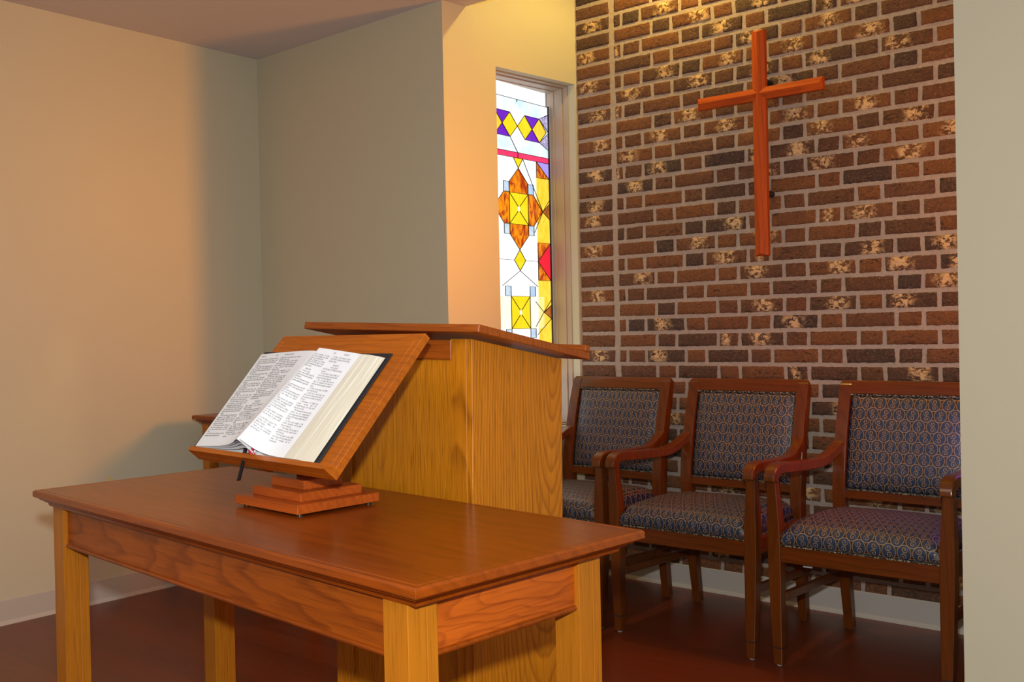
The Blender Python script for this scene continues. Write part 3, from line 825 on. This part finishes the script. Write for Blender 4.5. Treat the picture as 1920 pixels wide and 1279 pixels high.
C3 = """me in the presence of mine enemies: thou anointest my head with oil; my cup runneth over.
6 Surely goodness and mercy shall follow me all the days of my life: and I will dwell in the house of the LORD for ever.
PSALM 24
A Psalm of David.
THE earth is the LORD'S, and the fulness thereof; the world, and they that dwell therein.
2 For he hath founded it upon the seas, and established it upon the floods.
3 Who shall ascend into the hill of the LORD? or who shall stand in his holy place?
4 He that hath clean hands, and a pure heart; who hath not lifted up his soul unto vanity, nor sworn deceitfully.
5 He shall receive the blessing from the LORD, and righteousness from the God of his salvation.
6 This is the generation of them that seek him, that seek thy face, O Jacob. Selah.
7 Lift up your heads, O ye gates; and be ye lift up, ye everlasting doors; and the King of glory shall come in.
8 Who is this King of glory? The LORD strong and mighty, the LORD mighty in battle.
9 Lift up your heads, O ye gates; even lift them up, ye everlasting doors; and the King of"""
C4 = """10 Who is this King of glory? The LORD of hosts, he is the King of glory. Selah.
PSALM 25
A Psalm of David.
UNTO thee, O LORD, do I lift up my soul.
2 O my God, I trust in thee: let me not be ashamed, let not mine enemies triumph over me.
3 Yea, let none that wait on thee be ashamed: let them be ashamed which transgress without cause.
4 Shew me thy ways, O LORD; teach me thy paths.
5 Lead me in thy truth, and teach me: for thou art the God of my salvation; on thee do I wait all the day.
6 Remember, O LORD, thy tender mercies and thy lovingkindnesses; for they have been ever of old.
7 Remember not the sins of my youth, nor my transgressions: according to thy mercy remember thou me for thy goodness' sake, O LORD.
8 Good and upright is the LORD: therefore will he teach sinners in the way.
9 The meek will he guide in judgment: and the meek will he teach his way.
10 All the paths of the LORD are mercy and truth unto such as keep his covenant and his testimonies."""
words_needed = set()
for txt in (C1, C2, C3, C4): words_needed |= set(txt.split())
HEAD = [('PSALM 22', 'L', .012, .046, .2925), ('818', 'L', .086, .05, .2925), ('The Shepherd Psalm', 'L', .125, .05, .2925),
        ('819', 'R', .0800, .04, .2925), ('PSALM 25', 'R', .046, .04, .2925)]
for h_ in HEAD: words_needed |= set(h_[0].split())
FS = .0069          # type size in metres
tmp = {}
for wd in sorted(words_needed):
    c = bpy.data.curves.new('t', 'FONT'); c.body = wd; c.size = FS; c.resolution_u = 2; c.fill_mode = 'FRONT'
    o = bpy.data.objects.new('t', c); COL.objects.link(o); tmp[wd] = o
bpy.context.view_layer.update(); dg = bpy.context.evaluated_depsgraph_get()
GL = {}
for wd, o in tmp.items():
    ev = o.evaluated_get(dg); me = ev.to_mesh()
    vs = [(p.co.x, p.co.y) for p in me.vertices]
    GL[wd] = (vs, [tuple(f.vertices) for f in me.polygons], max(q[0] for q in vs) if vs else 0); ev.to_mesh_clear()
for o in tmp.values():
    c = o.data; bpy.data.objects.remove(o); bpy.data.curves.remove(c)
mesh = {'L': ([], []), 'R': ([], [])}
def put_word(wd, side, a, v, xs, ys=.94):
    PG = PL if side == 'L' else PR; V, F = mesh[side]; base = len(V)
    vs, fs, wmax = GL[wd]
    for x, y in vs:
        q = a+x*xs if side == 'L' else a-x*xs
        V.append(tuple(PG.pos(q, v+y*ys, side == 'R', .00035)))
    F.extend([tuple(base+i for i in f) for f in fs])
SP = FS*.30
def put_line(ws, side, a0, w, v, xs, mode, ys=.94, ind=0):
    tot = sum(GL[q][2] for q in ws)*xs; sp = SP*xs
    if mode == 'J' and len(ws) > 1: sp = (w-ind-tot)/(len(ws)-1)
    x = ind
    if mode == 'C': x = (w-tot-sp*(len(ws)-1))/2
    for q in ws:
        put_word(q, side, a0+x if side == 'L' else a0-x, v, xs, ys); x += GL[q][2]*xs+sp
def column(txt, side, a0, w, xs, lh=.00602):
    v = .2825
    for para in txt.split('\n'):
        ws = para.split()
        if para.startswith('PSALM '):
            v -= lh*.6
            if v < .027: return
            put_line(ws, side, a0, w, v, xs, 'C'); v -= lh; continue
        if para.startswith('A Psalm'):
            if v < .027: return
            put_line(ws, side, a0, w, v, xs*.8, 'C', .75); v -= lh*1.1; continue
        ind = .006*xs if para[0].isdigit() else 0
        cur = []; cw_ = ind
        for q in ws:
            ww_ = GL[q][2]*xs
            if cur and cw_+SP*xs*.8+ww_ > w:
                if v < .027: return
                put_line(cur, side, a0, w, v, xs, 'J', ind=ind); v -= lh; cur = []; cw_ = 0; ind = 0
            cw_ += (SP*xs if cur else 0)+ww_; cur.append(q)
        if v < .027: return
        put_line(cur, side, a0, w, v, xs, 'L', ind=ind); v -= lh
column(C1, 'L', .011, .097, .98); column(C2, 'L', .117, .097, 1.04)
column(C4, 'R', .078, .062, .64); column(C3, 'R', .148, .062, .62)
for s_h, side, a0, w_, v_ in HEAD: put_line(s_h.split(), side, a0, w_, v_, .82 if side == 'L' else .60, 'L')
for side, nm in (('L', 'left_page_text'), ('R', 'right_page_text')):
    V, F = mesh[side]
    me = bpy.data.meshes.new(nm); me.from_pydata(V, [], F); me.materials.append(M['ink'])
    o = bpy.data.objects.new(nm, me); COL.objects.link(o); o.parent = book
# ------------------------------------------------------------------ cross on the brick wall
cx, cz = -1.795, 2.098; CY = 3.795
cr = thing('wall_cross', 'plain wooden cross with ridged bars mounted on the brick wall', 'cross', (cx, CY, cz), 0)
def ridged(bm, axis, a0, a1, hw, t, r):
    """bar with roof-shaped front (towards -y) and hipped ends"""
    def P(a, b, y): return (b, y, a) if axis == 'z' else (a, y, b)
    e = .010
    back = [bm.verts.new(P(a, b, t)) for a, b in ((a0, -hw), (a0, hw), (a1, hw), (a1, -hw))]
    mid = [bm.verts.new(P(a, b, 0)) for a, b in ((a0, -hw), (a0, hw), (a1, hw), (a1, -hw))]
    r0 = bm.verts.new(P(a0+e, 0, -r)); r1 = bm.verts.new(P(a1-e, 0, -r))
    bm.faces.new(back)
    for i in range(4): bm.faces.new((back[i], back[(i+1) % 4], mid[(i+1) % 4], mid[i]))
    bm.faces.new((mid[0], mid[1], r0)); bm.faces.new((mid[1], mid[2], r1, r0)); bm.faces.new((mid[2], mid[3], r1)); bm.faces.new((mid[3], mid[0], r0, r1))
bm = B(); ridged(bm, 'z', -.660, .259, .0285, .019, .014); obj('upright', bm, M['cross'], cr)
bm = B(); ridged(bm, 'x', -.280, .269, .0245, .019, .013); obj('crossbar', bm, M['crossX'], cr)
for zz_ in (.052, -.405):
    bm = B(); cyl(bm, (.014, .019, zz_), .0135, YB-CY-.019+.002, 'y', 20); obj('standoff', bm, M['black'], cr)
# ------------------------------------------------------------------ armchairs
def make_chair(label):
    t = thing('armchair', label, 'chair', (0, 0, 0), 0, 'patterned armchairs in a row along the brick wall')
    ch, cx_ = M['chair'], M['chairX']
    for s in (-1, 1):
        # front leg running up to the arm: swells at the seat, tapers to the foot
        bm = B()
        zs = [.004, .06, .20, .345, .41, .47, .54, .60, .640]
        hw = [.0145, .0165, .0200, .0225, .0225, .0220, .0195, .0165, .0160]
        yf = [-.278, -.279, -.280, -.281, -.281, -.281, -.281, -.281, -.281]
        yb = [-.248, -.246, -.242, -.236, -.234, -.234, -.240, -.248, -.250]
        xc = [.272, .273, .276, .278, .279, .280, .282, .284, .285]
        loft(bm, [(s*x-h, s*x+h, a, b, z) for x, h, a, b, z in zip(xc, hw, yf, yb, zs)])
        L = obj('leg', bm, ch, t, bevel=.0025, seg=2)
        bm = B(); box(bm, s*.273-.0172, s*.273+.0172, -.2798, -.2455, .060, .0635); obj('groove_band', bm, M['black'], L)
        bm = B(); cyl(bm, (s*.272, -.263, 0), .010, .005); obj('glide', bm, M['glide'], L)
        # back leg and stile in one curve
        P = cat([(.272, .004), (.246, .18), (.222, .36), (.214, .46), (.222, .60), (.252, .76), (.292, .900), (.299, .918)], 5)
        bm = B()
        sweep_yz(bm, P, lambda q: .0165+.006*min(1, q*2), lambda q: .030+.016*sin(pi*min(1, q*1.1)), lambda q: s*(.232+.003*q*5 if q < .5 else .2395-.004*(q-.5)))
        L = obj('leg', bm, ch, t, bevel=.003, seg=2)
        bm = B(); cyl(bm, (s*.232, .272, 0), .010, .005); obj('glide', bm, M['glide'], L)
        # arm: leaves the stile high, dips, runs level and rolls over the front post
        A = cat([(.238, .706), (.205, .692), (.150, .668), (.080, .652), (-.020, .652), (-.120, .656), (-.205, .662), (-.252, .660), (-.278, .645), (-.284, .622)], 5)
        bm = B()
        sweep_yz(bm, A, lambda q: .0195+.002*sin(pi*q), lambda q: .030+.008*q, lambda q: s*(.2405+.043*min(1, q*1.5)))
        obj('armrest', bm, ch, t, bevel=.004, seg=3)
        bm = B(); prism(bm, [(-.245, .215), (.250, .195), (.250, .222), (-.245, .245)], 'x', s*.262-.009, s*.262+.009)
        o = obj('stretcher', bm, ch, t, bevel=.002)
    bm = B()
    box(bm, -.262, .262, -.272, -.248, .352, .408); box(bm, -.228, .228, .190, .212, .352, .408)
    for s in (-1, 1): prism(bm, [(s*.285, -.245), (s*.262, -.245), (s*.232, .20), (s*.252, .20)][::s], 'z', .352, .408)
    obj('seat_frame', bm, cx_, t, bevel=.002)
    # upholstery helper: superellipse pad
    def pad(name, nx, ny, f, uvf):
        bm = B(); uvl = bm.loops.layers.uv.new('UVMap')
        g = [[bm.verts.new(f(i/nx, k/ny)) for k in range(ny+1)] for i in range(nx+1)]
        for i in range(nx):
            for k in range(ny):
                F = bm.faces.new((g[i][k], g[i+1][k], g[i+1][k+1], g[i][k+1])); F.smooth = True
                for l, (a, b) in zip(F.loops, ((i, k), (i+1, k), (i+1, k+1), (i, k+1))): l[uvl].uv = uvf(a/nx, b/ny)
        edge = [g[i][0] for i in range(nx+1)]+[g[nx][k] for k in range(1, ny+1)]+[g[i][ny] for i in range(nx-1, -1, -1)]+[g[0][k] for k in range(ny-1, 0, -1)]
        bm.faces.new(edge)
        return obj(name, bm, M['fabric'], t)
    # seat: sides rise from the frame then a crowned top; v runs up the front face and over the top
    prof = [(-.262, .409, 0), (-.272, .418, .012), (-.276, .436, .03), (-.272, .455, .05), (-.256, .471, .073), (-.215, .483, .116), (-.14, .491, .192), (-.04, .494, .292), (.06, .490, .392), (.14, .482, .473), (.185, .470, .52), (.205, .450, .548), (.206, .425, .573), (.200, .409, .589)]
    PP = cat(prof, 3)
    def seatf(a, b):
        q = PP[min(len(PP)-1, int(round(a*(len(PP)-1))))]
        half = .262-.034*max(0, (q.x+.26))/.46
        s = (b*2-1); e = abs(s)
        xx = half*(1 if s > 0 else -1)*min(1, e*1.04)
        crown = (1-max(0, (e-.80)/.20)**2.4)
        z = .409+(q.y-.409)*(crown*.93+.07 if e < .999 else 0)+.008*(1-e*e)*(q.y-.409)/.08
        return (xx+ (0 if e < .9 else (.006 if s > 0 else -.006)*sin(pi*(e-.9)/.1)), q.x, z)
    s_ = pad('seat', len(PP)-1, 30, seatf, lambda a, b: ((b-.5)*.56+.5, PP[int(round(a*(len(PP)-1)))].z+.5))
    bm = B(); box(bm, -.262, .262, -.2745, -.262, .4075, .4115)
    for s in (-1, 1): prism(bm, [(s*.268, -.25), (s*.262, -.25), (s*.232, .20), (s*.238, .20)][::s], 'z', .4075, .4115)
    obj('braid_trim', bm, M['trim'], s_)
    # backrest pad, leaning with the stiles
    def backc(z):   # y of the stile centre at height z
        K = [(.46, .214), (.60, .222), (.76, .252), (.90, .290)]
        for (a, b), (c, d) in zip(K, K[1:]):
            if z <= c: return b+(d-b)*(z-a)/(c-a)
        return K[-1][1]
    def side(sgn):
        def f(a, b):
            x = (a*2-1)*.222; z = .536+(.888-.536)*b
            e = max(abs(a*2-1), abs(b*2-1)); blg = .022*(1-e**6)
            return (x, backc(z)+sgn*(.002+blg), z)
        return f
    bk = pad('backrest', 24, 24, side(-1), lambda a, b: ((a-.5)*.45+1.0, b*.37+1.0))
    bk2 = pad('backrest_lining', 8, 12, side(.45), lambda a, b: ((a-.5)*.45, b*.37)); bk2.parent = bk
    bm = B()
    n = 14
    for i in range(n):
        za, zb2 = .536+.352*i/n, .536+.352*(i+1)/n
        for sx in (-1, 1):
            ya, yb2 = backc(za), backc(zb2)
            v = [bm.verts.new(p) for p in ((sx*.2225, ya-.008, za), (sx*.2165, ya-.012, za), (sx*.2165, yb2-.012, zb2), (sx*.2225, yb2-.008, zb2))]
            bm.faces.new(v)
    for z, s in ((.536, 1), (.888, -1)):
        y = backc(z); box(bm, -.222, .222, y-.0125, y-.004, min(z, z+s*.006), max(z, z+s*.006))
    obj('braid_trim', bm, M['trim'], bk)
    # rails of the back
    y0 = backc(.52); bm = B(); prism(bm, [(y0-.011, .504), (y0+.011, .504), (y0+.012, .536), (y0-.010, .536)], 'x', -.222, .222)
    obj('lower_rail', bm, cx_, t, bevel=.002)
    bm = B(); R = cat([(.283, .884), (.291, .900), (.301, .918), (.309, .928)], 4)
    sweep_yz(bm, R, lambda q: .258 if False else .2555, lambda q: .024+.010*q, 0)
    obj('top_rail', bm, cx_, t, bevel=.006, seg=3)
    return t
def dup(root, loc, label):
    r = root.copy(); COL.objects.link(r); r.location = loc; r['label'] = label
    for c0 in [o for o in bpy.data.objects if o.parent == root]:
        c = c0.copy(); COL.objects.link(c); c.parent = r
        for g0 in [o for o in bpy.data.objects if o.parent == c0]:
            d = g0.copy(); COL.objects.link(d); d.parent = c
    return r
c2 = make_chair('middle of the three armchairs in scroll-patterned navy fabric, standing below the cross')
c2.location = (-1.830, 3.424, 0)
c1 = dup(c2, (-2.449, 3.428, 0), 'armchair nearest the stained-glass window, partly hidden by the pulpit')
c3 = dup(c2, (-1.183, 3.420, 0), 'armchair nearest the right wall end, its right arm cut off by the pale wall')
c1.rotation_euler = (0, 0, radians(-1.6))
bm = B(); box(bm, -.20, -.168, -.225, -.222, .334, .352); o = obj('label_tag', bm, M['tag'], c3, label='white tag under the seat')
bm = B(); box(bm, -.15, -.09, -.20, -.18, .335, .350); obj('corner_bracket', bm, M['glide'], c3)
